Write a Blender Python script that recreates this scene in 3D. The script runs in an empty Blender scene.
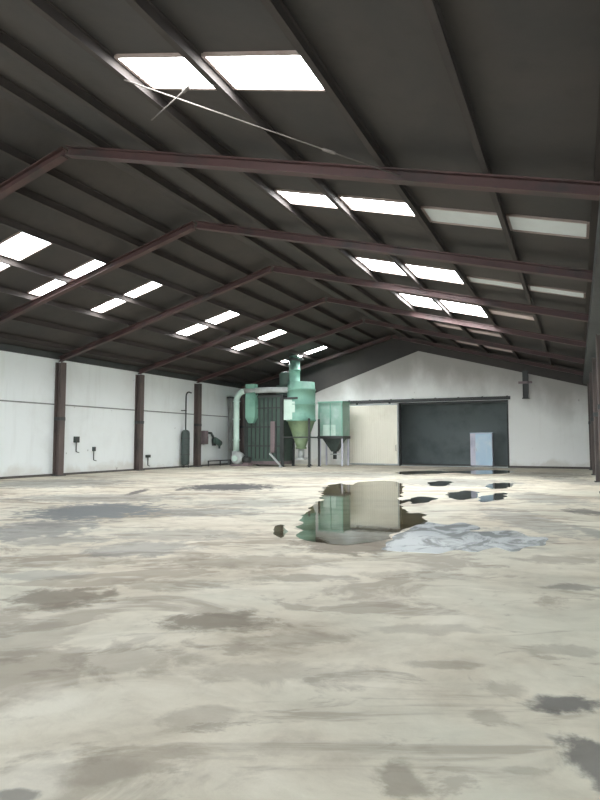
import bpy, bmesh, math, random
from mathutils import Vector, Matrix, noise
random.seed(7)
S = bpy.context.scene
COL = S.collection
PI = math.pi

# ------------------------------------------------------------------ mesh helpers
class MB:
    """collects boxes, tubes, lathes and prisms into one mesh"""
    def __init__(self): self.v, self.f, self.s = [], [], []
    def add(self, vs, fs, smooth=False):
        o = len(self.v); self.v += [tuple(p) for p in vs]
        for f in fs: self.f.append([i + o for i in f]); self.s.append(smooth)
    def box(self, a, b):
        (x0, y0, z0), (x1, y1, z1) = a, b
        self.add([(x0,y0,z0),(x1,y0,z0),(x1,y1,z0),(x0,y1,z0),(x0,y0,z1),(x1,y0,z1),(x1,y1,z1),(x0,y1,z1)],
                 [(3,2,1,0),(4,5,6,7),(0,1,5,4),(1,2,6,5),(2,3,7,6),(3,0,4,7)])
    def bar(self, p, q, w, h, up=(0,0,1)):
        """rectangular bar from p to q, w across, h along up"""
        p, q = Vector(p), Vector(q); d = (q - p).normalized()
        s = d.cross(Vector(up))
        s = s.normalized() if s.length > 1e-5 else Vector((1,0,0))
        u = s.cross(d).normalized()
        vs = []
        for c in (p, q):
            for i, j in ((-1,-1),(1,-1),(1,1),(-1,1)): vs.append(c + s*(i*w/2) + u*(j*h/2))
        self.add(vs, [(3,2,1,0),(4,5,6,7),(0,1,5,4),(1,2,6,5),(2,3,7,6),(3,0,4,7)])
    def tube(self, pts, r, n=14, caps=True):
        pts = [Vector(p) for p in pts]; rs = r if isinstance(r, (list, tuple)) else [r]*len(pts)
        rings = []; prev = None
        for i, p in enumerate(pts):
            t = (pts[min(i+1, len(pts)-1)] - pts[max(i-1, 0)]).normalized()
            if prev is None:
                a = Vector((0,0,1)) if abs(t.z) < .9 else Vector((1,0,0))
                u = t.cross(a).normalized()
            else:
                u = (prev - t*prev.dot(t)).normalized()
            prev = u; w = t.cross(u)
            rings.append([p + (u*math.cos(2*PI*k/n) + w*math.sin(2*PI*k/n))*rs[i] for k in range(n)])
        o = len(self.v); self.v += [tuple(q) for rg in rings for q in rg]
        for i in range(len(pts)-1):
            for k in range(n):
                self.f.append([o+i*n+k, o+i*n+(k+1)%n, o+(i+1)*n+(k+1)%n, o+(i+1)*n+k]); self.s.append(True)
        if caps:
            self.f.append([o+k for k in reversed(range(n))]); self.s.append(False)
            self.f.append([o+(len(pts)-1)*n+k for k in range(n)]); self.s.append(False)
    def lathe(self, c, prof, n=28):
        """prof: list of (radius, z) turned about a vertical axis through c=(x,y)"""
        o = len(self.v)
        for r, z in prof:
            for k in range(n): self.v.append((c[0]+r*math.cos(2*PI*k/n), c[1]+r*math.sin(2*PI*k/n), z))
        for i in range(len(prof)-1):
            for k in range(n):
                self.f.append([o+i*n+k, o+i*n+(k+1)%n, o+(i+1)*n+(k+1)%n, o+(i+1)*n+k]); self.s.append(True)
        self.f.append([o+k for k in reversed(range(n))]); self.s.append(False)
        self.f.append([o+(len(prof)-1)*n+k for k in range(n)]); self.s.append(False)
    def frustum(self, a0, a1, z0, b0, b1, z1):
        """rectangular hopper from rectangle a0-a1 at z0 to b0-b1 at z1 (z0 < z1)"""
        vs = [(a0[0],a0[1],z0),(a1[0],a0[1],z0),(a1[0],a1[1],z0),(a0[0],a1[1],z0),
              (b0[0],b0[1],z1),(b1[0],b0[1],z1),(b1[0],b1[1],z1),(b0[0],b1[1],z1)]
        self.add(vs, [(3,2,1,0),(4,5,6,7),(0,1,5,4),(1,2,6,5),(2,3,7,6),(3,0,4,7)])
    def prism_xz(self, poly, y0, y1):
        n = len(poly)
        vs = [(x,y0,z) for x,z in poly] + [(x,y1,z) for x,z in poly]
        self.add(vs, [list(range(n)), list(reversed(range(n,2*n)))] + [(i,i+n,(i+1)%n+n,(i+1)%n) for i in range(n)])
    def build(self, name, mat, parent=None, bevel=0):
        me = bpy.data.meshes.new(name); me.from_pydata(self.v, [], self.f)
        bm = bmesh.new(); bm.from_mesh(me); bmesh.ops.recalc_face_normals(bm, faces=bm.faces); bm.to_mesh(me); bm.free()
        me.polygons.foreach_set('use_smooth', self.s)
        me.materials.append(mat)
        o = bpy.data.objects.new(name, me); COL.objects.link(o)
        if parent is not None: o.parent = parent; o.matrix_parent_inverse = Matrix.Translation(-Vector(parent.location))
        if bevel:
            b = o.modifiers.new('bevel', 'BEVEL'); b.width = bevel; b.segments = 2; b.limit_method = 'ANGLE'
        return o

def tag(o, label, cat, group=None, kind='thing'):
    o['label'] = label; o['category'] = cat; o['kind'] = kind
    if group: o['group'] = group
    return o
def thing(name, loc, label, cat, group=None, kind='thing'):
    o = bpy.data.objects.new(name, None); COL.objects.link(o); o.location = loc; o.empty_display_size = .2
    return tag(o, label, cat, group, kind)
def struct(o, label, cat):
    return tag(o, label, cat, None, 'structure')

# ------------------------------------------------------------------ material helpers
class NT:
    def __init__(self, name):
        self.m = bpy.data.materials.new(name); self.m.use_nodes = True
        self.t = self.m.node_tree; self.b = self.t.nodes['Principled BSDF']; self.out = self.t.nodes['Material Output']
    def n(self, ty, **kw):
        x = self.t.nodes.new(ty)
        for k, v in kw.items():
            if k.startswith('i_'):
                x.inputs[int(k[2:]) if k[2:].isdigit() else k[2:].replace('_', ' ')].default_value = v
            else: setattr(x, k, v)
        return x
    def l(self, a, b): self.t.links.new(a, b)
    def pos(self, scale=(1,1,1), rot=0):
        g = self.n('ShaderNodeTexCoord'); m = self.n('ShaderNodeMapping')
        m.inputs['Scale'].default_value = scale; m.inputs['Rotation'].default_value = (0,0,rot)
        g2 = self.n('ShaderNodeNewGeometry')
        self.l(g2.outputs['Position'], m.inputs['Vector']); return m.outputs[0]
    def noise(self, vec, scale, detail=4, rough=.55, dist=0):
        x = self.n('ShaderNodeTexNoise'); x.inputs['Scale'].default_value = scale; x.inputs['Detail'].default_value = detail
        x.inputs['Roughness'].default_value = rough; x.inputs['Distortion'].default_value = dist
        self.l(vec, x.inputs['Vector']); return x
    def ramp(self, fac, stops):
        r = self.n('ShaderNodeValToRGB'); e = r.color_ramp.elements
        while len(e) < len(stops): e.new(.5)
        for k, (p, c) in enumerate(stops): e[k].position = p; e[k].color = (*c, 1) if len(c) == 3 else c
        self.l(fac, r.inputs[0]); return r.outputs[0]
    def mr(self, v, a, b, c=0., d=1., smooth=True):
        r = self.n('ShaderNodeMapRange'); r.interpolation_type = 'SMOOTHSTEP' if smooth else 'LINEAR'
        for k, q in zip(range(1,5), (a,b,c,d)): r.inputs[k].default_value = q
        self.l(v, r.inputs[0]); return r.outputs[0]
    def math(self, op, a, b=None):
        x = self.n('ShaderNodeMath', operation=op)
        for k, q in enumerate((a, b)):
            if q is None: continue
            if isinstance(q, (int, float)): x.inputs[k].default_value = q
            else: self.l(q, x.inputs[k])
        return x.outputs[0]
    def mix(self, fac, a, b, blend='MIX'):
        x = self.n('ShaderNodeMix', data_type='RGBA', blend_type=blend)
        for idx, q in ((0, fac), (6, a), (7, b)):
            if isinstance(q, (int, float)): x.inputs[idx].default_value = q
            elif isinstance(q, tuple): x.inputs[idx].default_value = (*q, 1)
            else: self.l(q, x.inputs[idx])
        return x.outputs[2]
    def bump(self, h, strength=.3, dist=.02):
        x = self.n('ShaderNodeBump'); x.inputs['Strength'].default_value = strength; x.inputs['Distance'].default_value = dist
        self.l(h, x.inputs['Height']); self.l(x.outputs[0], self.b.inputs['Normal'])

def worn(name, base, dirt, rough=.6, scale=1.2, amount=(.45,.75), metal=0., streak=True):
    """painted or rusted surface with blotches and vertical streaks of dirt"""
    t = NT(name); p = t.pos()
    a = t.noise(p, scale, 6, .6)
    f = t.mr(a.outputs[0], *amount)
    if streak:
        b = t.noise(t.pos((4,4,.35)), scale*1.3, 4, .6)
        f = t.math('MAXIMUM', f, t.mr(b.outputs[0], .55, .8, 0, .8))
    c = t.mix(f, base, dirt)
    t.l(c, t.b.inputs['Base Color'])
    t.b.inputs['Roughness'].default_value = rough; t.b.inputs['Metallic'].default_value = metal
    t.bump(t.noise(p, scale*14, 3).outputs[0], .15, .01)
    return t.m
BLOBS = [(-4.88, 4.69, 0.51, 0.43, 0.75, 0), (-2.99, 4.68, 0.52, 0.3, 0.75, 0), (-10.22, 10.81, 1.49, 1.73, 0.95, 1), (-9.04, 8.17, 0.92, 1.55, 0.65, 1), (-6.0, 7.29, 0.75, 0.7, 0.45, 1), (-11.28, 18.53, 1.71, 1.69, 0.95, 2), (-12.84, 15.45, 0.2, 1.2, 0.8, 2), (-12.29, 17.06, 0.17, 0.89, 0.8, 2), (-0.13, 4.13, 0.22, 0.14, 0.8, 2), (0.04, 3.43, 0.14, 0.31, 0.75, 2), (-0.81, 2.89, 0.11, 0.21, 0.6, 0), (-0.51, 3.76, 0.13, 0.13, 0.4, 0), (-3.19, 8.97, 0.97, 0.83, 0.75, 0), (-1.71, 10.64, 1.2, 1.03, 0.35, 1), (-1.02, 13.27, 0.62, 2.26, 0.4, 1), (-0.88, 18.68, 0.86, 2.01, 0.4, 1), (0.14, 15.36, 0.46, 0.66, 0.7, 2), (0.2, 12.01, 0.21, 1.21, 0.5, 1), (-0.12, 27.3, 0.98, 2.82, 0.4, 1), (-4.67, 24.52, 2.81, 2.51, 0.5, 1), (-4.02, 7.12, 1.15, 0.47, 0.4, 0), (-3.01, 6.54, 0.59, 0.21, 0.45, 0), (-3.1, 3.57, 0.47, 0.28, 0.35, 0), (-1.96, 3.84, 0.66, 0.2, 0.28, 0), (-4.11, 3.6, 0.34, 0.49, 0.3, 0), (-2.12, 2.38, 0.25, 0.14, 0.3, 0), (-2.36, 2.03, 0.1, 0.06, 0.6, 2), (-0.07, 7.42, 0.33, 0.15, 0.5, 2), (-1.19, 5.23, 0.51, 0.14, 0.25, 0), (-6.27, 8.66, 1.21, 0.68, 0.3, 1), (-18.42, 17.55, 2.74, 2.49, 0.5, 1), (-1.22, 3.03, 0.47, 0.1, 0.2, 0), (-6.43, 6.16, 1.09, 0.53, 0.3, 0), (-0.3, 3.22, 0.14, 0.04, 0.3, 0), (-12.46, 13.35, 2.59, 1.3, 0.45, 1), (-7.89, 11.66, 1.38, 0.8, 0.5, 1), (-7.73, 7.4, 0.81, 0.54, 0.45, 1), (-7.86, 13.92, 1.58, 1.04, 0.35, 1), (-10.95, 27.26, 3.89, 2.68, 0.35, 1), (-1.24, 31.74, 1.95, 2.41, 0.5, 2), (-5.42, 34.25, 1.65, 2.39, 0.5, 2), (-0.26, 9.01, 0.55, 0.31, 0.4, 0), (-1.77, 7.3, 0.72, 0.22, 0.3, 0), (-4.19, 5.62, 0.67, 0.24, 0.35, 0), (-5.93, 5.38, 0.48, 0.29, 0.35, 1), (-2.09, 4.53, 0.49, 0.17, 0.3, 0), (-2.02, 3.01, 0.23, 0.15, 0.3, 0), (-0.94, 4.45, 0.29, 0.08, 0.35, 0), (-0.17, 5.15, 0.31, 0.13, 0.35, 0), (-0.44, 4.2, 0.17, 0.14, 0.35, 0)]
PUDDLES = {'main': [[-4.63, 9.92], [-5.3, 11.66], [-5.87, 13.27], [-6.23, 14.66], [-6.65, 16.02], [-7.39, 17.55], [-8.32, 20.43], [-8.37, 21.86], [-7.74, 21.26], [-7.88, 23.05], [-7.22, 24.03], [-6.34, 23.11], [-5.12, 19.01], [-4.09, 15.1], [-3.58, 13.44], [-3.14, 13.43], [-2.78, 12.12], [-2.84, 11.16], [-2.94, 10.57], [-2.9, 9.62], [-3.23, 8.95], [-3.69, 8.84], [-4.16, 9.16]], 'wide': [[-2.76, 8.78], [-2.8, 9.56], [-2.85, 10.48], [-2.78, 11.05], [-2.83, 12.09], [-2.36, 11.83], [-2.12, 12.26], [-1.69, 11.69], [-1.79, 11.17], [-1.46, 11.25], [-1.11, 11.55], [-0.8, 10.94], [-0.56, 10.93], [-0.49, 10.21], [-0.7, 9.92], [-0.91, 9.36], [-1.16, 9.61], [-1.36, 9.15], [-1.69, 9.18], [-1.83, 8.76], [-2.23, 8.75]], 'a': [[-4.35, 16.59], [-4.21, 17.5], [-3.77, 17.35], [-3.62, 16.16], [-3.83, 15.49], [-4.06, 15.67]], 'b': [[-3.66, 18.86], [-3.47, 20.2], [-2.96, 20.0], [-2.67, 17.86], [-2.94, 17.08], [-3.35, 17.55]], 'c': [[-2.57, 17.91], [-2.43, 19.43], [-2.08, 19.99], [-1.9, 18.56], [-2.1, 17.16], [-2.35, 16.74]], 'd': [[-5.34, 23.57], [-5.16, 24.98], [-4.6, 24.56], [-4.38, 22.24], [-4.85, 22.03]], 'e': [[-3.06, 22.85], [-2.78, 24.75], [-2.27, 24.37], [-2.23, 22.18], [-2.68, 21.49]], 'threshold': [[-8.74, 31.5], [-7.48, 33.56], [-6.32, 33.22], [-5.01, 35.08], [-3.56, 35.62], [-3.15, 32.93], [-4.4, 30.78], [-5.78, 31.72], [-6.74, 30.21], [-7.78, 29.12]], 'small': [[-5.18, 10.09], [-5.26, 10.5], [-5.03, 10.3], [-4.62, 9.42], [-4.57, 9.08], [-4.85, 9.44]]}

# ------------------------------------------------------------------ dimensions (metres)
XL, XR = -22.6, 1.05          # long walls
YF, YB = -6.0, 39.6           # front and back walls
RX, RZ, SL = -11.0, 8.95, .265  # ridge position, height, slope of the sheets
def roof_z(x): return RZ - SL*abs(x - RX)
FRAMES = [10.4, 15.8, 21.2, 26.95, 32.7, 38.45]
YAW = math.radians(24.7)

# ------------------------------------------------------------------ materials
def floor_material():
    t = NT('concrete_floor'); p = t.pos()
    pr = t.pos((1,1,1), -YAW)
    st = t.n('ShaderNodeMapping'); st.inputs['Scale'].default_value = (.6,1.15,1); t.l(pr, st.inputs['Vector']); q = st.outputs[0]
    big = t.noise(p, .22, 5, .6, .6); mid = t.noise(q, .95, 7, .62, .7); fine = t.noise(p, 3.2, 6, .65, .4); grit = t.noise(p, 28, 4, .7)
    base = t.ramp(mid.outputs[0], [(.32,(.36,.31,.24)), (.44,(.55,.495,.395)), (.56,(.66,.605,.495)), (.70,(.72,.67,.56))])
    grey = t.ramp(fine.outputs[0], [(.3,(.40,.35,.28)), (.5,(.61,.56,.455)), (.7,(.72,.67,.56))])
    col = t.mix(.38, base, grey)
    gm = t.mr(big.outputs[0], .42, .62)
    col = t.mix(t.math('MULTIPLY', gm, .5), col, (.58,.59,.495))
    # blotchy worn skin: darker islands with crisp rims
    isl = t.noise(q, .62, 8, .62, 1.1)
    col = t.mix(t.mr(isl.outputs[0], .52, .58, 0, .62), col, (.31,.265,.21))
    isl2 = t.noise(q, 1.7, 8, .65, .9)
    col = t.mix(t.mr(isl2.outputs[0], .57, .64, 0, .5), col, (.29,.25,.2))
    pale = t.noise(q, .9, 7, .6, 1.0)
    col = t.mix(t.mr(pale.outputs[0], .54, .66, 0, .6), col, (.75,.705,.60))
    # individual stains (their own outlines, broken up by noise)
    warp = t.n('ShaderNodeVectorMath', operation='MULTIPLY_ADD'); w1 = t.noise(p, 1.6, 6, .65)
    sub = t.n('ShaderNodeVectorMath', operation='SUBTRACT'); t.l(w1.outputs[1], sub.inputs[0]); sub.inputs[1].default_value = (.5,.5,.5)
    t.l(sub.outputs[0], warp.inputs[0]); warp.inputs[1].default_value = (1.1,1.1,0); t.l(p, warp.inputs[2])
    edge = t.mr(fine.outputs[0], .3, .7, -.35, .35)
    acc = {}
    for x, y, rx, ry, s, k in BLOBS:
        m = t.n('ShaderNodeMapping', vector_type='TEXTURE')
        m.inputs['Location'].default_value = (x,y,0); m.inputs['Rotation'].default_value = (0,0,YAW); m.inputs['Scale'].default_value = (rx,ry,1)
        # small stains get a gentler warp
        mixv = t.n('ShaderNodeMix', data_type='VECTOR'); mixv.inputs[0].default_value = min(1, min(rx,ry)/.9)
        t.l(p, mixv.inputs[4]); t.l(warp.outputs[0], mixv.inputs[5]); t.l(mixv.outputs[1], m.inputs['Vector'])
        ln = t.n('ShaderNodeVectorMath', operation='LENGTH'); t.l(m.outputs[0], ln.inputs[0])
        d = t.math('ADD', ln.outputs['Value'], edge)
        f = t.mr(d, .65, 1.25, s, 0)
        acc[k] = f if k not in acc else t.math('MAXIMUM', acc[k], f)
    col = t.mix(acc[0], col, (.19,.16,.125))
    col = t.mix(acc[1], col, (.135,.148,.155))
    col = t.mix(acc[2], col, (.085,.083,.085))
    t.l(col, t.b.inputs['Base Color'])
    damp = t.math('MAXIMUM', acc[1], t.math('MULTIPLY', gm, .35))
    t.l(t.mr(damp, 0, .9, .85, .45, False), t.b.inputs['Roughness'])
    t.b.inputs['Specular IOR Level'].default_value = .18
    h = t.math('ADD', t.math('MULTIPLY', fine.outputs[0], 1.0), t.math('MULTIPLY', grit.outputs[0], .25))
    t.bump(h, .25, .02)
    return t.m

def plaster(name, base, stain, low=True, soot=None):
    t = NT(name); p = t.pos()
    a = t.noise(p, .5, 6, .6, .4)
    col = t.mix(t.mr(a.outputs[0], .48, .75, 0, .3), base, stain)
    st = t.noise(t.pos((1.6,1.6,.16)), 1.2, 5, .6)
    col = t.mix(t.mr(st.outputs[0], .54, .75, 0, .3), col, stain)
    sep = t.n('ShaderNodeSeparateXYZ'); t.l(t.pos(), sep.inputs[0])
    if low:   # splash of mud along the foot of the wall
        z = t.math('ADD', sep.outputs[2], t.mr(a.outputs[0], .3, .7, -.35, .35))
        col = t.mix(t.mr(z, 0, .5, .45, 0), col, (.52,.48,.40))
    sp = t.noise(p, 2.3, 3, .5)
    col = t.mix(t.mr(sp.outputs[0], .72, .76, 0, .6), col, (.2,.19,.17))
    if soot:  # old smoke staining on the upper part of the wall
        z = t.math('ADD', t.math('ADD', sep.outputs[2], t.math('MULTIPLY', t.math('ABSOLUTE', t.math('ADD', sep.outputs[0], 9.5)), .25)), t.mr(t.noise(t.pos((1,1,.6)), .45, 5).outputs[0], .3, .7, -.45, .45))
        col = t.mix(t.mr(z, soot[0], soot[1], 0, .8), col, soot[2])
    t.l(col, t.b.inputs['Base Color']); t.b.inputs['Roughness'].default_value = .8
    t.bump(t.noise(p, 9, 4).outputs[0], .2, .01)
    return t.m

def sheet(name, c1, c2, axis='Y', rough=.75, freq=5.5):
    """profiled dark sheeting, ribs running across `axis`"""
    t = NT(name); p = t.pos()
    a = t.noise(p, .35, 6, .62, .4); b = t.noise(p, 1.9, 5, .6)
    col = t.mix(t.mr(a.outputs[0], .35, .7), c1, c2)
    col = t.mix(t.mr(b.outputs[0], .5, .75, 0, .5), col, tuple(q*.55 for q in c1))
    t.l(col, t.b.inputs['Base Color']); t.b.inputs['Roughness'].default_value = rough
    t.bump(b.outputs[0], .3, .03); return t.m
    w = t.n('ShaderNodeTexWave', wave_type='BANDS', bands_direction=axis); w.inputs['Scale'].default_value = freq
    t.l(p, w.inputs['Vector']); t.bump(w.outputs[1], .6, .03)
    return t.m

def skylight_material(name, col, strength, dirt=.0):
    t = NT(name); p = t.pos()
    b = t.noise(p, 3.0, 5, .6)
    f = t.mr(b.outputs[0], .3, .75, 1., 1.-dirt)
    t.b.inputs['Base Color'].default_value = (*[q*.5 for q in col], 1); t.b.inputs['Roughness'].default_value = .5
    t.b.inputs['Emission Color'].default_value = (*col, 1)
    t.l(t.math('MULTIPLY', f, strength), t.b.inputs['Emission Strength'])
    return t.m

def water(name, tint, ior=1.36, rough=.02, ripple=.04):
    t = NT(name); p = t.pos()
    fr = t.n('ShaderNodeFresnel'); fr.inputs[0].default_value = ior
    tr = t.n('ShaderNodeBsdfTransparent'); tr.inputs[0].default_value = (*tint, 1)
    gl = t.n('ShaderNodeBsdfGlossy'); gl.inputs['Roughness'].default_value = rough; gl.inputs[0].default_value = (.95,.97,.97,1)
    bp = t.n('ShaderNodeBump'); bp.inputs['Strength'].default_value = ripple; bp.inputs['Distance'].default_value = .01
    t.l(t.noise(p, 5, 3).outputs[0], bp.inputs['Height']); t.l(bp.outputs[0], gl.inputs['Normal'])
    mx = t.n('ShaderNodeMixShader'); t.l(fr.outputs[0], mx.inputs[0]); t.l(tr.outputs[0], mx.inputs[1]); t.l(gl.outputs[0], mx.inputs[2])
    t.l(mx.outputs[0], t.out.inputs[0])
    return t.m

def reflection_film(name, c1, c2):
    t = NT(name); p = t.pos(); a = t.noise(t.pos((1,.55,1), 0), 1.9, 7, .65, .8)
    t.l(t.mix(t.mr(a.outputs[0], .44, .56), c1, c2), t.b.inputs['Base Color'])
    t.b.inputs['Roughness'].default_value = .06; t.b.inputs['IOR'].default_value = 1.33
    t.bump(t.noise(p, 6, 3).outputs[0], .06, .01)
    return t.m

M = dict(
    floor=floor_material(),
    wall_side=plaster('whitewashed_panel', (.80,.84,.83), (.62,.64,.61)),
    wall_back=plaster('whitewashed_gable', (.90,.91,.88), (.74,.74,.69), soot=(4.9,7.3,(.25,.228,.20))),
    roof=sheet('dark_roof_sheet', (.050,.042,.037), (.034,.031,.029), 'Y'),
    gable=sheet('dark_gable_sheet', (.055,.048,.043), (.035,.033,.032), 'X', freq=4),
    annex=worn('annex_dark_wall', (.26,.30,.30), (.17,.20,.195), .8, .5, streak=False),
    annex_floor=worn('annex_concrete', (.35,.35,.33), (.22,.22,.2), .7, .8, streak=False),
    rust=worn('red_oxide_steel', (.070,.034,.032), (.034,.028,.026), .6, 1.1),
    purlin=worn('brown_purlin_steel', (.046,.037,.033), (.034,.029,.027), .85, 1.0, streak=False),
    column=worn('grimy_column_steel', (.115,.088,.08), (.06,.057,.054), .6, .9),
    seam=worn('grey_seam', (.25,.26,.25), (.15,.15,.14), .7, 2),
    dark=worn('dark_steel', (.05,.055,.053), (.028,.03,.029), .55, 1.5),
    soil=worn('dark_plinth', (.11,.10,.09), (.06,.055,.05), .8, 1.5),
    rod=worn('light_steel_rod', (.16,.14,.125), (.1,.085,.075), .7, 3, streak=False),
    flash=worn('skylight_flashing', (.30,.24,.215), (.2,.14,.12), .5, 2, streak=False),
    green=worn('mint_green_paint', (.235,.46,.36), (.13,.28,.215), .5, .9),
    pale_green=worn('pale_mint_paint', (.62,.78,.69), (.42,.6,.5), .45, .9),
    hopper_green=worn('weathered_mint_paint', (.29,.47,.39), (.46,.58,.53), .5, 1.4),
    olive=worn('olive_green_paint', (.22,.30,.17), (.12,.18,.11), .55, 1.2),
    deep_green=worn('deep_green_cabinet', (.065,.105,.085), (.035,.055,.047), .55, .9),
    pipe=worn('pale_green_pipe', (.62,.80,.71), (.45,.62,.54), .4, 1.0),
    mauve=worn('mauve_grey_steel', (.22,.17,.175), (.12,.1,.1), .5, 1.5),
    grey=worn('pale_grey_steel', (.5,.53,.52), (.32,.35,.33), .5, 1.2),
    tank=worn('blackish_green_tank', (.055,.075,.068), (.03,.04,.037), .5, 1.5),
    cream=worn('cream_sheet_door', (.90,.87,.75), (.78,.74,.62), .6, .5, (.5,.8)),
    blue=worn('pale_blue_sheet', (.50,.68,.82), (.66,.76,.84), .4, .9, (.45,.7)),
    lilac=worn('lilac_sheet', (.66,.66,.76), (.5,.51,.62), .5, 1.0),
    bright=skylight_material('daylit_fibreglass', (.95,.98,1.0), 14.5),
    boosted=skylight_material('boosted_fibreglass', (.95,.98,1.0), 22.),  # same sheets, glow raised in the far rows to light the back wall
    dim=skylight_material('dirty_fibreglass', (.80,.84,.80), .075, .5),
    faint=skylight_material('faint_pinkish_fibreglass', (.90,.74,.70), .05, .6),  # weak pinkish glow, made uneven by noise
    deep_water=water('standing_water', (.50,.47,.40)),
    film_water=reflection_film('reflection_tinted_water', (.72,.76,.78), (.36,.38,.38)),  # blue-white reflection of the bright gable put into the base colour
    dark_water=water('dark_tinted_water', (.30,.31,.32)),  # darker see-through tint than the other standing water
)

# ------------------------------------------------------------------ the building shell
b = MB(); b.box((XL-.3, YF-12, -.3), (XR+.3, YB+.25, 0))
struct(b.build('floor', M['floor']), 'stained beige concrete floor of the empty warehouse', 'floor')

b = MB(); b.box((XL-.25, YF, 0), (XL, YB+.25, 5.8))
struct(b.build('wall_left', M['wall_side']), 'long whitewashed wall on the left side', 'wall')
b = MB(); b.box((XR, YF, 0), (XR+.25, YB+.25, 5.7))
struct(b.build('wall_right', M['wall_side']), 'long whitewashed wall on the right side', 'wall')

DX0, DX1, DZ = -10.88, -3.86, 4.23     # opening in the back wall
b = MB()
b.prism_xz([(XL,0), (DX0,0), (DX0,7.23), (-16.5,5.32), (-17.4,4.95), (XL,4.95)], YB, YB+.25)
b.prism_xz([(DX0,DZ), (DX1,DZ), (DX1,6.17), (-9.5,7.69), (DX0,7.23)], YB, YB+.25)
b.prism_xz([(DX1,0), (XR,0), (XR,4.80), (DX1,6.17)], YB, YB+.25)
struct(b.build('wall_back', M['wall_back']), 'white gable wall at the far end around the wide dark opening', 'wall')
b = MB()
b.prism_xz([(XL,4.95), (-17.4,4.95), (-16.5,5.32), (DX0,7.23), (-9.5,7.69), (RX,roof_z(RX)), (XL,roof_z(XL))], YB-.03, YB+.25)
b.prism_xz([(-9.5,7.69), (DX1,6.17), (XR,4.80), (XR,roof_z(XR)), (RX,roof_z(RX))], YB-.03, YB+.25)
struct(b.build('wall_gable', M['gable']), 'dark sheeted top of the far gable under the roof', 'wall')

# front wall behind the viewer with its wide loading doorway
b = MB()
b.prism_xz([(XL,0), (-19,0), (-19,5), (XL,5)], YF-.25, YF)
b.prism_xz([(.2,0), (XR,0), (XR,5), (.2,5)], YF-.25, YF)
b.prism_xz([(XL,5), (XR,5), (XR,roof_z(XR)), (RX,roof_z(RX)), (XL,roof_z(XL))], YF-.25, YF)
struct(b.build('wall_front', M['wall_side']), 'front gable wall with the open loading doorway', 'wall')

# room behind the opening
AY = YB+.25; AD = AY+4.5
b = MB(); b.box((DX0-1.5,AD,0), (DX1+1.5,AD+.2,4.9)); struct(b.build('wall_annex_back', M['annex']), 'dark end wall of the room beyond the opening', 'wall')
b = MB(); b.box((DX0-1.7,AY,0), (DX0-1.5,AD+.2,4.9)); struct(b.build('wall_annex_left', M['annex']), 'dark left wall of the room beyond the opening', 'wall')
b = MB(); b.box((DX1+1.5,AY,0), (DX1+1.7,AD+.2,4.9)); struct(b.build('wall_annex_right', M['annex']), 'dark right wall of the room beyond the opening', 'wall')
b = MB(); b.box((DX0-1.7,AY,4.9), (DX1+1.7,AD+.2,5.0)); struct(b.build('ceiling_annex', M['annex']), 'dark ceiling of the room beyond the opening', 'ceiling')
b = MB(); b.box((DX0-1.7,AY,-.3), (DX1+1.7,AD+.2,0)); struct(b.build('floor_annex', M['annex_floor']), 'dark floor of the room beyond the opening', 'floor')

# thin ledge between the lower and upper panels of the left wall, plinths along the walls
b = MB(); b.box((XL, YF, 3.36), (XL+.035, YB-.03, 3.42)); struct(b.build('trim_1', M['seam']), 'thin grey ledge running along the left wall', 'ledge')
b = MB(); b.box((XL, YF, 0), (XL+.06, YB-.06, .10)); struct(b.build('baseboard_left', M['soil']), 'dark grimy plinth along the left wall', 'plinth')
b = MB(); b.box((DX1, YB-.06, 0), (XR, YB, .12)); struct(b.build('baseboard_back', M['soil']), 'dark plinth under the right part of the far wall', 'plinth')
b = MB(); b.box((DX1-.09, YB-.04, 0), (DX1, YB+.27, DZ)); b.box((DX0, YB-.04, DZ-.09), (DX1, YB+.27, DZ)); b.box((DX0, YB-.04, 0), (DX0+.09, YB+.27, DZ))
struct(b.build('trim_2', M['dark']), 'dark steel lining of the wide opening', 'door frame')
b = MB(); b.box((DX0+.09, YB-.05, 0), (DX1-.09, YB+.3, .035)); struct(b.build('trim_3', M['grey']), 'pale threshold strip across the wide opening', 'threshold')

# ------------------------------------------------------------------ steel frame
ORD = ['nearest', 'second', 'third', 'fourth', 'fifth', 'farthest']
def column(x, y, top, face, label, group):
    """H-section on a base plate; `face` +1 when the room is on its +x side"""
    t = thing('steel_column', (x, y, 0), label, 'column', group)
    b = MB(); w = .32; d = .34
    for s in (-1, 1): b.box((x+s*d/2-.02, y-w/2, .04), (x+s*d/2+.02, y+w/2, top))
    b.box((x-d/2, y-.015, .04), (x+d/2, y+.015, top))
    b.build('shaft', M['column'], t)
    b = MB(); b.box((x-.25, y-.26, 0), (x+.2+.04, y+.26, .04)) if face > 0 else b.box((x-.24, y-.26, 0), (x+.2, y+.26, .04))
    b.build('base_plate', M['dark'], t)
    b = MB(); b.box((x-d/2-.01, y-w/2-.01, 2.62), (x+d/2+.035, y+w/2+.01, 2.78)) if face > 0 else b.box((x-d/2-.035, y-w/2-.01, 2.62), (x+d/2+.01, y+w/2+.01, 2.78))
    b.build('splice_plate', M['dark'], t)
LC = {10.4: 'steel column outside the left edge of the view, nearest the viewer', 15.8: 'steel column just outside the left edge of the view', 21.2: 'grimy brown steel column nearest the camera on the left wall', 26.95: 'second steel column along the left wall, between two white panels',
      32.7: 'third steel column along the left wall, just beyond the dark upright tank', 38.45: 'steel column in the far left corner behind the green machinery'}
for y, lb in LC.items(): column(XL+.20, y, 5.40, 1, lb, 'steel columns along the left wall')
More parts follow.
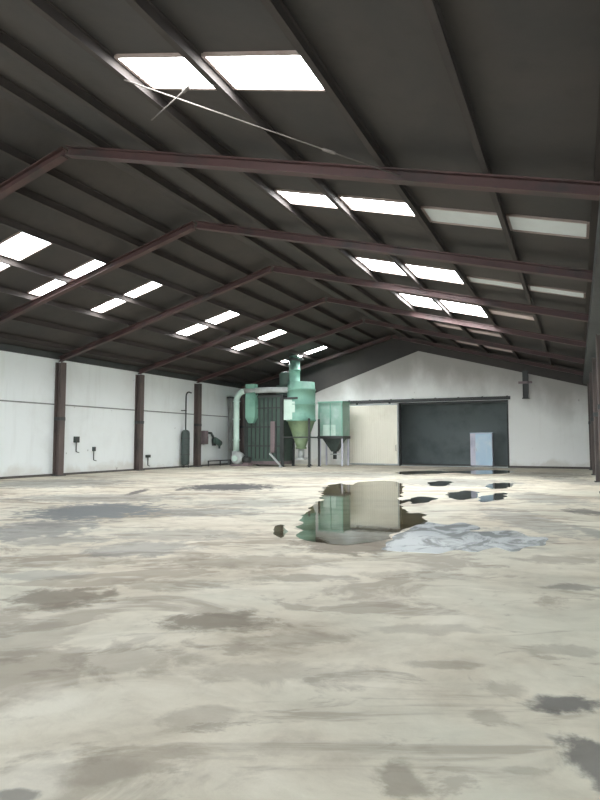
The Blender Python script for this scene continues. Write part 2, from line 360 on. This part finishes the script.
RC = {10.4: 'steel column of the right wall closest to the viewer, outside the view', 15.8: 'steel column cut off by the right edge of the view', 21.2: 'rusty brown steel column at the right edge, nearest one seen whole on that wall', 26.95: 'second steel column along the right wall', 32.7: 'third steel column along the right wall', 38.45: 'farthest steel column in the right corner'}
for y, lb in RC.items(): column(XR-.22, y, 5.0, -1, lb, 'steel columns along the right wall')

def rafter(x0, x1, y, label, group):
    """I-section rafter from the eave x0 up to the ridge x1"""
    t = thing('roof_rafter', (x0, y, roof_z(x0)-.46), label, 'rafter', group)
    dz = lambda x, o: (x, y, roof_z(x)-o)
    b = MB(); b.bar(dz(x0,.35), dz(x1,.35), .02, .20); b.build('web', M['rust'], t)
    b = MB(); b.bar(dz(x0,.25), dz(x1,.25), .22, .03); b.build('top_flange', M['rust'], t)
    b = MB(); b.bar(dz(x0,.45), dz(x1,.45), .22, .03); b.build('bottom_flange', M['rust'], t)
for i, y in enumerate(FRAMES):
    rafter(XL+.14, RX-.06, y, f'rust red rafter under the left roof slope, {ORD[i]} from the camera', 'rafters of the left slope')
    rafter(XR-.02, RX+.06, y, f'rust red rafter under the right roof slope, {ORD[i]} from the camera', 'rafters of the right slope')

def purlin(x, side):
    b = MB(); z = roof_z(x)
    b.box((x-.012, YF+.05, z-.22), (x+.012, YB-.05, z-.012)); b.box((x-.05, YF+.05, z-.235), (x+.05, YB-.05, z-.22)); b.box((x-.05, YF+.05, z-.032), (x+.05, YB-.05, z-.018))
    tag(b.build('roof_purlin', M['purlin']), f'long brown steel purlin under the {side} roof slope', 'purlin', f'purlins of the {side} slope')
for x in (-9.9, -8.25, -6.58, -4.92, -3.08, -1.27, .42): purlin(x, 'right')
for x in (-12.1, -13.2, -14.62, -16.42, -18.15, -19.9, -21.6): purlin(x, 'left')

b = MB(); b.box((XR-.62, YF+.1, 5.05), (XR-.40, YB-.05, 5.38)); b.box((XR-.40, YF+.1, 5.08), (XR-.0, YB-.05, 5.14))
tag(b.build('eave_beam', M['dark']), 'dark eave beam along the top of the right wall', 'beam')
b = MB(); b.box((XL, YF+.1, 5.56), (XL+.12, YB-.05, 5.86))
tag(b.build('eave_beam', M['dark']), 'dark eave beam along the top of the left wall', 'beam')

def rod(p, q, label):
    t = thing('bracing_rod', p, label, 'rod', 'crossed bracing rods')
    b = MB(); b.tube([p, q], .012, 8); b.build('bar', M['rod'], t)
    P, Q = Vector(p), Vector(q); m = P.lerp(Q, .72); d = (Q-P).normalized()
    b = MB(); b.tube([m-d*.12, m-d*.1, m+d*.1, m+d*.12], [.018,.03,.03,.018], 8); b.build('turnbuckle', M['rod'], t)
rod((-6.58, 7.38, roof_z(-6.58)-.25), (-2.72, 10.28, roof_z(-2.72)-.40), 'long pale bracing rod slanting down the right slope below the nearest skylights')
rod((-6.91, 8.50, roof_z(-6.91)-.38), (-4.95, 7.24, roof_z(-4.95)-.25), 'short pale bracing rod crossing the long rod below the nearest skylights')

# ------------------------------------------------------------------ rooflights
HOLES = []
def skylight(x0, x1, y0, y1, mat, label, group):
    """corrugated translucent sheet let into the roof, with its flashing"""
    t = thing('skylight', ((x0+x1)/2, (y0+y1)/2, roof_z((x0+x1)/2)-.03), label, 'skylight', group)
    HOLES.append((x0, x1, y0, y1))
    n = 28; vs = []; fs = []
    for i in range(n+1):
        y = y0 + (y1-y0)*i/n; w = .012*math.cos(i*PI/2)
        for x in (x0, x1):
            vs.append((x, y, roof_z(x)-.028+w)); vs.append((x, y, roof_z(x)+.03+w))
    for i in range(n):
        a = i*4; c = a+4
        fs += [(a, a+2, c+2, c), (a+1, c+1, c+3, a+3), (a, c, c+1, a+1), (a+2, a+3, c+3, c+2)]
    fs += [(0,1,3,2), (n*4, n*4+2, n*4+3, n*4+1)]
    b = MB(); b.add(vs, fs); b.build('translucent_sheet', mat, t)
    b = MB(); e = .03
    for y in (y0-e, y1+e): b.bar((x0, y, roof_z(x0)-.02), (x1, y, roof_z(x1)-.02), .05, .05)
    for x in (x0-e if x0 < x1 else x0+e, x1+e if x0 < x1 else x1-e): b.box((x-.025, y0-e, roof_z(x)-.045), (x+.025, y1+e, roof_z(x)+.005))
    b.build('flashing', M['flash'], t)
GR = 'bright skylights of the right slope'; GL = 'bright skylights of the left slope'; GD = 'dirty grey skylights of the right slope'
RN = ['largest and nearest pair', 'second pair from the camera', 'third pair from the camera', 'farthest bright pair']
RY = [(7.12, 8.0), (12.72, 13.55), (18.55, 20.2), (23.9, 26.2)]
for i, (y0, y1) in enumerate(RY):
    skylight(-6.48, -5.02, y0, y1, M['boosted' if y0 > 22 else 'bright'], f'bright skylight on the right slope, left one of the {RN[i]}', GR)
    skylight(-4.82, -3.20, y0, y1, M['boosted' if y0 > 22 else 'bright'], f'bright skylight on the right slope, right one of the {RN[i]}', GR)
for (y0, y1), nm in (((12.95, 13.85), 'second'), ((19.1, 19.7), 'third')):
    skylight(-2.95, -1.38, y0, y1, M['dim'], f'dirty grey skylight beside the {nm} bright pair, upper one', GD)
    skylight(-1.16, .30, y0, y1, M['dim'], f'dirty grey skylight beside the {nm} bright pair, lower one at the eave', GD)
skylight(-2.95, -1.38, 24.3, 25.0, M['faint'], 'very dim skylight beside the farthest bright pair', GD)
for (y0, y1), nm in (((30.7, 31.5), 'row before last'), ((36.5, 37.2), 'row by the far wall')):
    skylight(-6.48, -5.02, y0, y1, M['faint'], f'faint pinkish skylight on right slope, left one in the {nm}', GD)
    skylight(-4.82, -3.20, y0, y1, M['faint'], f'faint pinkish skylight on right slope, right one in the {nm}', GD)
LY = [(12.5, 13.6, 'half cut off at the left edge'), (15.5, 16.1, 'second from the left edge'), (18.6, 19.2, 'third from the left edge, left of the red rafter'),
      (24.4, 25.3, 'fourth from the left edge'), (29.7, 30.6, 'fifth from the left edge, short of the green machine'), (36.1, 36.75, 'farthest, behind the roof duct of the green machine')]
for y0, y1, nm in LY:
    skylight(-18.05, -16.52, y0, y1, M['boosted' if y0 > 28 else 'bright'], f'bright left slope skylight {nm}, lower sheet', GL)
    skylight(-16.32, -14.72, y0, y1, M['boosted' if y0 > 28 else 'bright'], f'bright left slope skylight {nm}, upper sheet', GL)

# roof sheeting with an opening for every skylight
b = MB()
for xa, xb in ((XL-.4, RX), (RX, XR+.4)):
    hs = [h for h in HOLES if xa < h[0] < xb]
    xs = sorted({xa, xb, *[h[0] for h in hs], *[h[1] for h in hs]}); ys = sorted({YF-.4, YB+.4, *[h[2] for h in hs], *[h[3] for h in hs]})
    for x0, x1 in zip(xs, xs[1:]):
        run = None
        for y0, y1 in zip(ys, ys[1:]):
            hole = any(h[0] <= (x0+x1)/2 <= h[1] and h[2] <= (y0+y1)/2 <= h[3] for h in hs)
            if hole:
                if run is not None: b.prism_xz([(x0,roof_z(x0)), (x1,roof_z(x1)), (x1,roof_z(x1)+.05), (x0,roof_z(x0)+.05)], run, y0)
                run = None
            elif run is None: run = y0
        if run is not None: b.prism_xz([(x0,roof_z(x0)), (x1,roof_z(x1)), (x1,roof_z(x1)+.05), (x0,roof_z(x0)+.05)], run, ys[-1])
struct(b.build('ceiling', M['roof']), 'dark profiled roof sheeting on both slopes', 'ceiling')

# ------------------------------------------------------------------ far wall: sliding door, rail, post, blue cabinet
t = thing('sliding_door', (-12.6, YB-.2, .06), 'cream sheeted sliding door leaf pushed open left of the dark opening', 'door')
b = MB(); x0, x1, y0 = -14.38, -10.86, YB-.24
n = 22
for i in range(n):
    a = x0+.06+(x1-x0-.12)*i/n; c = x0+.06+(x1-x0-.12)*(i+.86)/n
    b.box((a, y0-.012, .12), (c, y0+.02, 4.12))
b.box((x0+.04, y0+.01, .1), (x1-.04, y0+.03, 4.14)); b.build('leaf_panel', M['cream'], t)
b = MB(); b.box((x0, y0-.02, .06), (x0+.07, y0+.05, 4.18)); b.box((x1-.07, y0-.02, .06), (x1, y0+.05, 4.18)); b.box((x0, y0-.02, .06), (x1, y0+.05, .14)); b.box((x0, y0-.02, 4.10), (x1, y0+.05, 4.18))
b.build('leaf_frame', M['grey'], t)
for x in (x0+.6, x1-.6):
    b = MB(); b.box((x-.07, y0, 4.15), (x+.07, y0+.03, 4.27)); b.tube([(x, y0-.01, 4.31), (x, y0+.05, 4.31)], .055, 14); b.build('roller', M['dark'], t)
b = MB(); b.tube([(x1-.16, y0-.02, 1.0), (x1-.16, y0-.09, 1.03), (x1-.16, y0-.09, 1.37), (x1-.16, y0-.02, 1.4)], .015, 8); b.build('pull_handle', M['dark'], t)

t = thing('door_rail', (-9.2, YB-.1, 4.36), 'long dark sliding door rail above the wide opening', 'rail')
b = MB(); b.box((-14.7, YB-.25, 4.37), (-3.7, YB-.12, 4.46)); b.box((-14.7, YB-.25, 4.25), (-3.7, YB-.235, 4.37)); b.build('track', M['dark'], t)
for k in range(8):
    x = -14.4+k*1.5; b = MB(); b.box((x-.05, YB-.14, 4.36), (x+.05, YB, 4.5)); b.build('bracket', M['dark'], t)

t = thing('wall_post', (-2.8, YB-.2, 4.3), 'short dark steel stub post high on the white far wall right of the opening', 'post')
b = MB(); b.box((-2.96, YB-.22, 4.32), (-2.93, YB, 6.0)); b.box((-2.67, YB-.22, 4.32), (-2.64, YB, 6.0)); b.box((-2.93, YB-.12, 4.32), (-2.67, YB-.09, 6.0)); b.build('shaft', M['dark'], t)
b = MB(); b.box((-3.2, YB-.3, 5.2), (-2.4, YB-.22, 5.34)); b.build('cross_bracket', M['mauve'], t)
b = MB(); b.box((-3.0, YB-.25, 4.27), (-2.6, YB, 4.32)); b.build('foot_plate', M['dark'], t)

CX0, CX1, CY0, CY1 = -6.28, -4.90, YB+.32, YB+.95
t = thing('metal_cabinet', ((CX0+CX1)/2, CY0, 0), 'tall pale blue metal cabinet standing in the dark opening', 'cabinet')
b = MB(); b.box((CX0, CY0+.03, .08), (CX1, CY1, 2.16)); b.build('body', M['lilac'], t, .01)
for x0, x1, h in ((CX0+.02, CX0+.30, 1), (CX0+.33, CX1-.02, -1)):
    b = MB(); b.box((x0, CY0, .12), (x1, CY0+.028, 2.13)); d = b.build('door', M['lilac'] if h > 0 else M['blue'], t, .008)
    hx = x1-.05 if h > 0 else x0+.06
    b = MB(); b.tube([(hx, CY0, 1.0), (hx, CY0-.04, 1.01), (hx, CY0-.04, 1.17), (hx, CY0, 1.18)], .01, 8); hd = b.build('handle', M['grey'], None)
    hd.parent = d
b = MB(); b.box((CX0-.02, CY0-.01, 2.16), (CX1+.02, CY1+.02, 2.2)); b.build('top_cap', M['blue'], t)
b = MB(); b.box((CX0+.03, CY0+.05, 0), (CX1-.03, CY1-.03, .08)); b.build('plinth', M['dark'], t)

# ------------------------------------------------------------------ the green dust extraction machinery
# cyclone tower
cx, cy = -16.38, 35.75
t = thing('cyclone_separator', (cx, cy, 0), 'tall mint green cyclone separator on dark legs with a duct up to the roof', 'machine')
b = MB(); b.lathe((cx,cy), [(.93,2.95),(.98,2.95),(.98,3.05),(.93,3.05),(.93,4.0),(.955,4.0),(.955,4.06),(.93,4.06),(.93,4.95),(.97,4.95),(.97,5.05),(.92,5.06),(.88,5.5)]); b.build('body', M['green'], t)
b = MB(); b.lathe((-16.86,cy), [(.34,5.45),(.42,5.5),(.42,5.58),(.36,5.58),(.36,6.3),(.40,6.3),(.40,6.36),(.36,6.36),(.36,7.27)]); b.build('exhaust_duct', M['green'], t)
b = MB(); b.lathe((-16.86,cy), [(.36,6.95),(.6,7.02),(.6,7.08),(.36,7.12)]); b.build('duct_collar', M['dark'], t)
b = MB(); b.lathe((cx,cy), [(.24,1.15),(.36,1.15),(.36,1.25),(.3,1.27),(.88,2.9),(.93,2.95)]); b.build('cone', M['olive'], t)
b = MB(); b.tube([(cx,cy,1.18),(cx,cy,.55)], .2, 16); b.box((cx-.32,cy-.32,.45),(cx+.32,cy+.32,.58)); b.build('outlet', M['grey'], t)
b = MB(); b.box((-17.22, 34.85, 3.02), (-16.3, 35.9, 4.36)); bx = b.build('inlet_box', M['pale_green'], t, .015)
b = MB(); b.box((-17.12, 34.82, 3.5), (-16.4, 34.85, 4.2)); p = b.build('hatch', M['pale_green'], None, .008); p.parent = bx
b = MB(); b.box((-17.32, 34.75, 4.36), (-16.2, 35.9, 4.48)); b.build('canopy', M['dark'], t)
for sx, sy in ((-1,-1),(1,-1),(1,1),(-1,1)):
    b = MB(); b.bar((cx+sx*.92, cy+sy*.8, 0), (cx+sx*.92, cy+sy*.8, 3.1), .11, .11, (0,1,0)); b.box((cx+sx*.92-.12, cy+sy*.8-.12, 0), (cx+sx*.92+.12, cy+sy*.8+.12, .02)); b.build('leg', M['dark'], t)
b = MB()
for sy in (-1,1): b.bar((cx-.92,cy+sy*.8,1.9), (cx+.92,cy+sy*.8,1.9), .06, .08)
for sx in (-1,1): b.bar((cx+sx*.92,cy-.8,1.9), (cx+sx*.92,cy+.8,1.9), .06, .08)
b.build('cross_braces', M['dark'], t)

# filter cabinet
fx0, fx1, fy0, fy1 = -20.3, -17.42, 35.1, 36.9
t = thing('filter_cabinet', ((fx0+fx1)/2, fy0, 0), 'big deep green filter cabinet left of the cyclone separator', 'machine')
b = MB(); b.box((fx0+.06, fy0+.06, .35), (fx1-.06, fy1, 4.55)); b.build('housing', M['deep_green'], t)
b = MB()
for k in range(9):
    x = fx0+.2+k*.31; b.box((x, fy0+.01, .5), (x+.06, fy0+.06, 4.5))
for z in (1.3, 2.55, 3.8): b.box((fx0+.08, fy0, z), (fx1-.08, fy0+.06, z+.08))
b.build('stiffening_ribs', M['dark'], t)
for x in (fx0, fx1-.14):
    for y in (fy0, fy1-.14):
        b = MB(); b.box((x, y, 0), (x+.14, y+.14, 4.65)); b.build('post', M['dark'], t)
b = MB(); b.box((fx0-.05, fy0-.05, 4.55), (fx1+.05, fy1+.05, 4.68)); b.build('top_plate', M['dark'], t)
b = MB(); b.box((-20.02, 34.75, 3.2), (-19.3, 35.15, 5.45)); b.frustum((-19.85,34.85),(-19.47,35.1),2.85,(-20.02,34.75),(-19.3,35.15),3.2); b.build('riser_box', M['green'], t, .01)
b = MB(); b.box((-18.0, 35.3, 4.68), (-17.0, 36.3, 5.35)); b.lathe((-17.5,35.8), [(.42,5.35),(.46,5.4),(.46,6.1),(.3,6.25)]); b.build('fan_motor', M['deep_green'], t)
b = MB(); b.box((-18.25, 34.98, .9), (-17.95, 35.1, 2.95)); b.build('control_strip', M['mauve'], t, .01)
b = MB(); b.bar((-18.25, 34.9, .85), (-17.35, 34.7, .06), .1, .1); b.box((-17.45, 34.6, 0), (-17.25, 34.8, .05)); b.build('raking_strut', M['grey'], t)
b = MB(); b.box((fx0+.1, fy0+.1, .12), (fx1-.1, fy1-.1, .35)); b.build('screw_trough', M['mauve'], t)

# duct and blower
t = thing('suction_duct', (-20.75, 34.85, 0), 'pale green bent duct rising from the blower and running across to the cyclone', 'duct')
pts = [(-20.75,34.85,1.0), (-20.75,34.85,4.35)]
for k in range(1, 9):
    a = k/8*PI/2; pts.append((-20.75+.65*(1-math.cos(a)), 34.85, 4.35+.65*math.sin(a)))
b = MB(); b.tube([pts[0], (-20.75,34.85,2.0), (-20.75,34.85,3.2)] + pts[1:], .2, 18); b.build('riser', M['pipe'], t)
b = MB(); b.tube([pts[-1], (-18.4,34.95,5.02), (-17.2,35.2,5.0), (-16.9,35.35,4.98)], .19, 18); b.build('cross_duct', M['grey'], t)
for z in (1.7, 3.1, 4.3):
    b = MB(); b.lathe((-20.75,34.85), [(.2,z),(.26,z),(.26,z+.06),(.2,z+.06)], 18); b.build('flange', M['pipe'], t)
b = MB(); b.lathe((-20.15+.84, 34.97), [(.01,4.7),(.05,4.7),(.05,4.84),(.01,4.84)], 10); b.build('hanger', M['dark'], t)
t = thing('blower', (-20.5, 34.8, 0), 'pale grey centrifugal blower on the floor at the foot of the bent duct', 'blower')
b = MB(); b.tube([(-20.55,34.45,.52),(-20.55,34.5,.52),(-20.55,35.0,.52),(-20.55,35.05,.52)], [.3,.4,.4,.3], 24); b.box((-20.95,34.6,.5),(-20.55,35.02,1.0)); b.build('volute', M['grey'], t)
b = MB(); b.tube([(-20.55,34.42,.52),(-20.55,34.28,.52)], [.16,.2], 18); b.build('inlet', M['pale_green'], t)
b = MB(); b.tube([(-20.15,34.75,.42),(-19.65,34.75,.42)], .2, 18); b.box((-20.05,34.62,.58),(-19.85,34.88,.7)); b.build('motor', M['dark'], t)
b = MB(); b.box((-21.0,34.5,0),(-19.6,35.0,.13)); b.box((-20.1,34.6,.13),(-19.7,34.9,.24)); b.build('bed', M['mauve'], t)

# second hopper in front of the far wall
hx0, hx1, hy0, hy1 = -15.85, -14.1, 37.4, 38.7
t = thing('storage_hopper', ((hx0+hx1)/2, hy0, 0), 'pale green square hopper with a dark cone, beside the cream sliding door', 'hopper')
b = MB(); b.box((hx0, hy0, 1.98), (hx1, hy1, 4.3)); bn = b.build('bin', M['hopper_green'], t, .015)
b = MB(); b.box((hx0+.35, hy0-.03, 2.02), (hx1-.5, hy0, 2.75)); p = b.build('lower_panel', M['pale_green'], None, .01); p.parent = bn
b = MB()
for x in (hx0, (hx0+hx1)/2-.04, hx1-.08): b.box((x, hy0-.05, 1.98), (x+.08, hy0, 4.3))
b.box((hx0-.04, hy0-.06, 4.22), (hx1+.04, hy1+.04, 4.32)); p = b.build('ribs', M['green'], None); p.parent = bn
b = MB(); b.box((hx0-.05, hy0-.07, 1.82), (hx1+.05, hy1+.05, 2.0)); b.build('skirt', M['dark'], t)
b = MB(); b.frustum((-15.1,37.85),(-14.75,38.25),.95,(hx0+.25,hy0+.05),(hx1-.2,hy1-.05),1.84); b.build('cone', M['tank'], t)
b = MB(); b.tube([(-14.92,38.05,.97),(-14.92,38.05,.45)], .13, 14); b.build('spout', M['dark'], t)
b = MB(); b.box((-15.2,37.9,.74),(-14.65,38.2,.8)); b.build('slide_gate', M['grey'], t)
for x in (hx0+.08, hx1-.08):
    for y in (hy0+.08, hy1-.08):
        b = MB(); b.bar((x,y,0), (x,y,1.85), .09, .09, (0,1,0)); b.build('leg', M['lilac'], t)
t = thing('standpipe', (-16.34, 37.05, 0), 'thin pale vertical pipe between the cyclone and the hopper', 'pipe')
b = MB(); b.tube([(-16.34,37.05,.02),(-16.34,37.05,4.2)], .085, 14); b.build('tube', M['grey'], t)
b = MB(); b.lathe((-16.34,37.05), [(.2,0),(.2,.03),(.1,.04),(.1,.12)], 16); b.build('foot_flange', M['dark'], t)
b = MB(); b.lathe((-16.34,37.05), [(.11,4.14),(.12,4.2),(.08,4.27)], 16); b.build('cap', M['dark'], t)

# ------------------------------------------------------------------ things on the left wall
t = thing('upright_tank', (XL+.32, 31.2, 0), 'dark slim upright tank against the left wall panel', 'tank')
b = MB(); b.lathe((XL+.34,31.2), [(.2,.16),(.25,.22),(.26,.3),(.26,2.15),(.24,2.25),(.15,2.34),(.06,2.36)], 24); b.build('shell', M['tank'], t)
b = MB()
for k in range(3):
    a = k*2*PI/3+.4; b.tube([(XL+.34+.19*math.cos(a),31.2+.19*math.sin(a),0),(XL+.34+.19*math.cos(a),31.2+.19*math.sin(a),.22)], .03, 8)
b.build('feet', M['dark'], t)
pts = [(XL+.34,31.2,2.3),(XL+.34,31.2,4.45)]
for k in range(1,7):
    a = k/6*PI/2; pts.append((XL+.34, 31.2+.3*(1-math.cos(a)), 4.45+.3*math.sin(a)))
pts.append((XL+.34,31.75,4.72))
b = MB(); b.tube(pts, .045, 10); b.build('vent_pipe', M['dark'], t)
b = MB(); b.box((XL, 31.14, 3.55), (XL+.36, 31.26, 3.6)); b.build('pipe_bracket', M['dark'], t)
for z in (.8, 1.8):
    b = MB(); b.lathe((XL+.34,31.2), [(.262,z),(.275,z),(.275,z+.06),(.262,z+.06)], 24); b.build('band', M['dark'], t)

def fixture(y, z, w, h, label):
    t = thing('junction_box', (XL, y, z), label, 'electrical box', 'small boxes on the left wall')
    b = MB(); b.box((XL, y-w/2, z-h/2), (XL+.12, y+w/2, z+h/2)); b.build('casing', M['tank'], t, .012)
    b = MB(); b.box((XL+.12, y-w/2+.03, z-h/2+.03), (XL+.135, y+w/2-.03, z+h/2-.03)); b.build('lid', M['dark'], t, .004)
    b = MB(); b.tube([(XL+.05, y, z-h/2), (XL+.05, y, z-h/2-.45)], .022, 8); b.tube([(XL+.05,y,z-h/2-.45),(XL+.05,y+.2,z-h/2-.5)], .02, 8); b.build('conduit', M['dark'], t)
fixture(22.45, 1.72, .30, .30, 'larger dark junction box on the white panel right of the nearest left column')
fixture(23.65, 1.24, .16, .22, 'smaller low junction box on the white panel, right of the larger one')
fixture(27.95, .78, .34, .16, 'flat low junction box just right of the second left column')

t = thing('wall_pump', (XL, 34.6, 1.8), 'dark green pump with a bent arm fixed to the left wall before the machinery', 'pump')
b = MB(); b.tube([(XL+.3,34.55,1.75),(XL+.3,34.6,1.75),(XL+.3,35.25,1.5),(XL+.3,35.3,1.5)], [.12,.2,.2,.12], 16); b.build('body', M['deep_green'], t)
b = MB(); b.tube([(XL+.3,34.5,1.85),(XL+.3,34.15,2.2),(XL+.3,33.9,2.2)], .08, 10); b.build('arm', M['tank'], t)
b = MB(); b.box((XL, 34.75, 1.35), (XL+.14, 35.05, 1.85)); b.build('bracket', M['dark'], t)
b = MB(); b.tube([(XL+.3,35.2,1.45),(XL+.3,35.2,1.15)], .07, 10); b.build('drain', M['tank'], t)
t = thing('switch_cabinet', (XL, 33.55, 1.4), 'mauve switch cabinet on the wall beside the third left column', 'electrical cabinet')
b = MB(); b.box((XL, 33.36, 1.45), (XL+.3, 33.82, 2.35)); b.build('casing', M['mauve'], t, .015)
b = MB(); b.box((XL+.3, 33.39, 1.48), (XL+.32, 33.79, 2.32)); d = b.build('door', M['mauve'], t, .006)
b = MB(); b.box((XL+.32, 33.72, 1.85), (XL+.35, 33.75, 1.98)); h = b.build('handle', M['dark'], None); h.parent = d
t = thing('guard_rail', (XL+.5, 34.6, 0), 'low dark rail along the foot of the left wall before the machinery', 'rail')
b = MB(); b.bar((XL+.5,33.5,.34), (XL+.5,36.4,.34), .05, .07); b.build('top_bar', M['dark'], t)
for y in (33.55, 35.0, 36.35):
    b = MB(); b.box((XL+.47,y-.03,0), (XL+.53,y+.03,.34)); b.build('post', M['dark'], t)
t = thing('grey_post', (XL+.25, 36.75, 0), 'slim grey steel post on the left wall behind the bent duct', 'post')
b = MB(); b.box((XL+.1,36.62,.02), (XL+.38,36.9,4.7)); b.build('shaft', M['seam'], t)
b = MB(); b.box((XL+.07,36.5,0), (XL+.48,37.0,.02)); b.build('base_plate', M['dark'], t)
b = MB(); b.box((XL+.05,36.5,4.7), (XL+.45,37.0,4.8)); b.build('cap', M['dark'], t)

# ------------------------------------------------------------------ standing water
def puddle(key, mat, label):
    P = [Vector((x,y,0)) for x,y in PUDDLES[key]]; n = len(P); ring = []
    for i in range(n):
        a, c, d, e = P[i-1], P[i], P[(i+1)%n], P[(i+2)%n]
        for k in range(8):
            u = k/8
            q = .5*((2*c)+(d-a)*u+(2*a-5*c+4*d-e)*u*u+(3*c-a-3*d+e)*u**3)
            s = min(.3, (d-c).length*.16)
            q = q + Vector((noise.noise(q*2.3+Vector((0,0,3))), noise.noise(q*2.3+Vector((0,0,9))), 0))*s
            ring.append(q)
    m = len(ring); me = bpy.data.meshes.new('puddle')
    me.from_pydata([(q.x,q.y,.007) for q in ring]+[(q.x,q.y,.0005) for q in ring], [], [list(range(m))]+[[i,i+m,(i+1)%m+m,(i+1)%m] for i in range(m)])
    bm = bmesh.new(); bm.from_mesh(me); bmesh.ops.triangulate(bm, faces=[f for f in bm.faces if len(f.verts) > 4]); 
    for f in bm.faces:
        if abs(f.normal.z) > .5 and f.normal.z < 0: f.normal_flip()
    bm.to_mesh(me); bm.free(); me.materials.append(mat)
    o = bpy.data.objects.new('puddle', me); COL.objects.link(o)
    return tag(o, label, 'puddle', 'puddles on the concrete floor')
puddle('main', M['deep_water'], 'largest still puddle, mirroring the cream sliding door and the green hopper')
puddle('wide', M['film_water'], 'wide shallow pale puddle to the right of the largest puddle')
puddle('a', M['dark_water'], 'small dark puddle just right of the far end of the largest puddle')
puddle('b', M['dark_water'], 'small dark puddle in the middle of the floor, below the blue cabinet')
puddle('c', M['dark_water'], 'small dark slanting puddle, rightmost of the small ones in the middle')
puddle('d', M['dark_water'], 'thin dark puddle left of centre, in front of the opening')
puddle('e', M['dark_water'], 'thin dark puddle right of centre, in front of the opening')
puddle('threshold', M['deep_water'], 'long puddle lying close before the wide dark opening')
puddle('small', M['deep_water'], 'little isolated puddle left of the largest puddle')

# ------------------------------------------------------------------ daylight, camera, colour
w = bpy.data.worlds.new('overcast_sky'); S.world = w; w.use_nodes = True
bg = w.node_tree.nodes['Background']; bg.inputs[0].default_value = (.86,.93,1.0,1); bg.inputs[1].default_value = 5.6

cam = bpy.data.cameras.new('camera'); co = bpy.data.objects.new('camera', cam); COL.objects.link(co)
co.location = (0,0,1.6)
co.rotation_euler = (math.radians(90+4.0), 0, math.radians(24.73))
cam.sensor_fit = 'VERTICAL'; cam.sensor_height = 24; cam.lens = 18; cam.clip_end = 300; cam.clip_start = .05
S.camera = co
S.view_settings.view_transform = 'Standard'; S.view_settings.look = 'None'; S.view_settings.exposure = 1.0; S.view_settings.gamma = 1
S.view_settings.use_curve_mapping = False
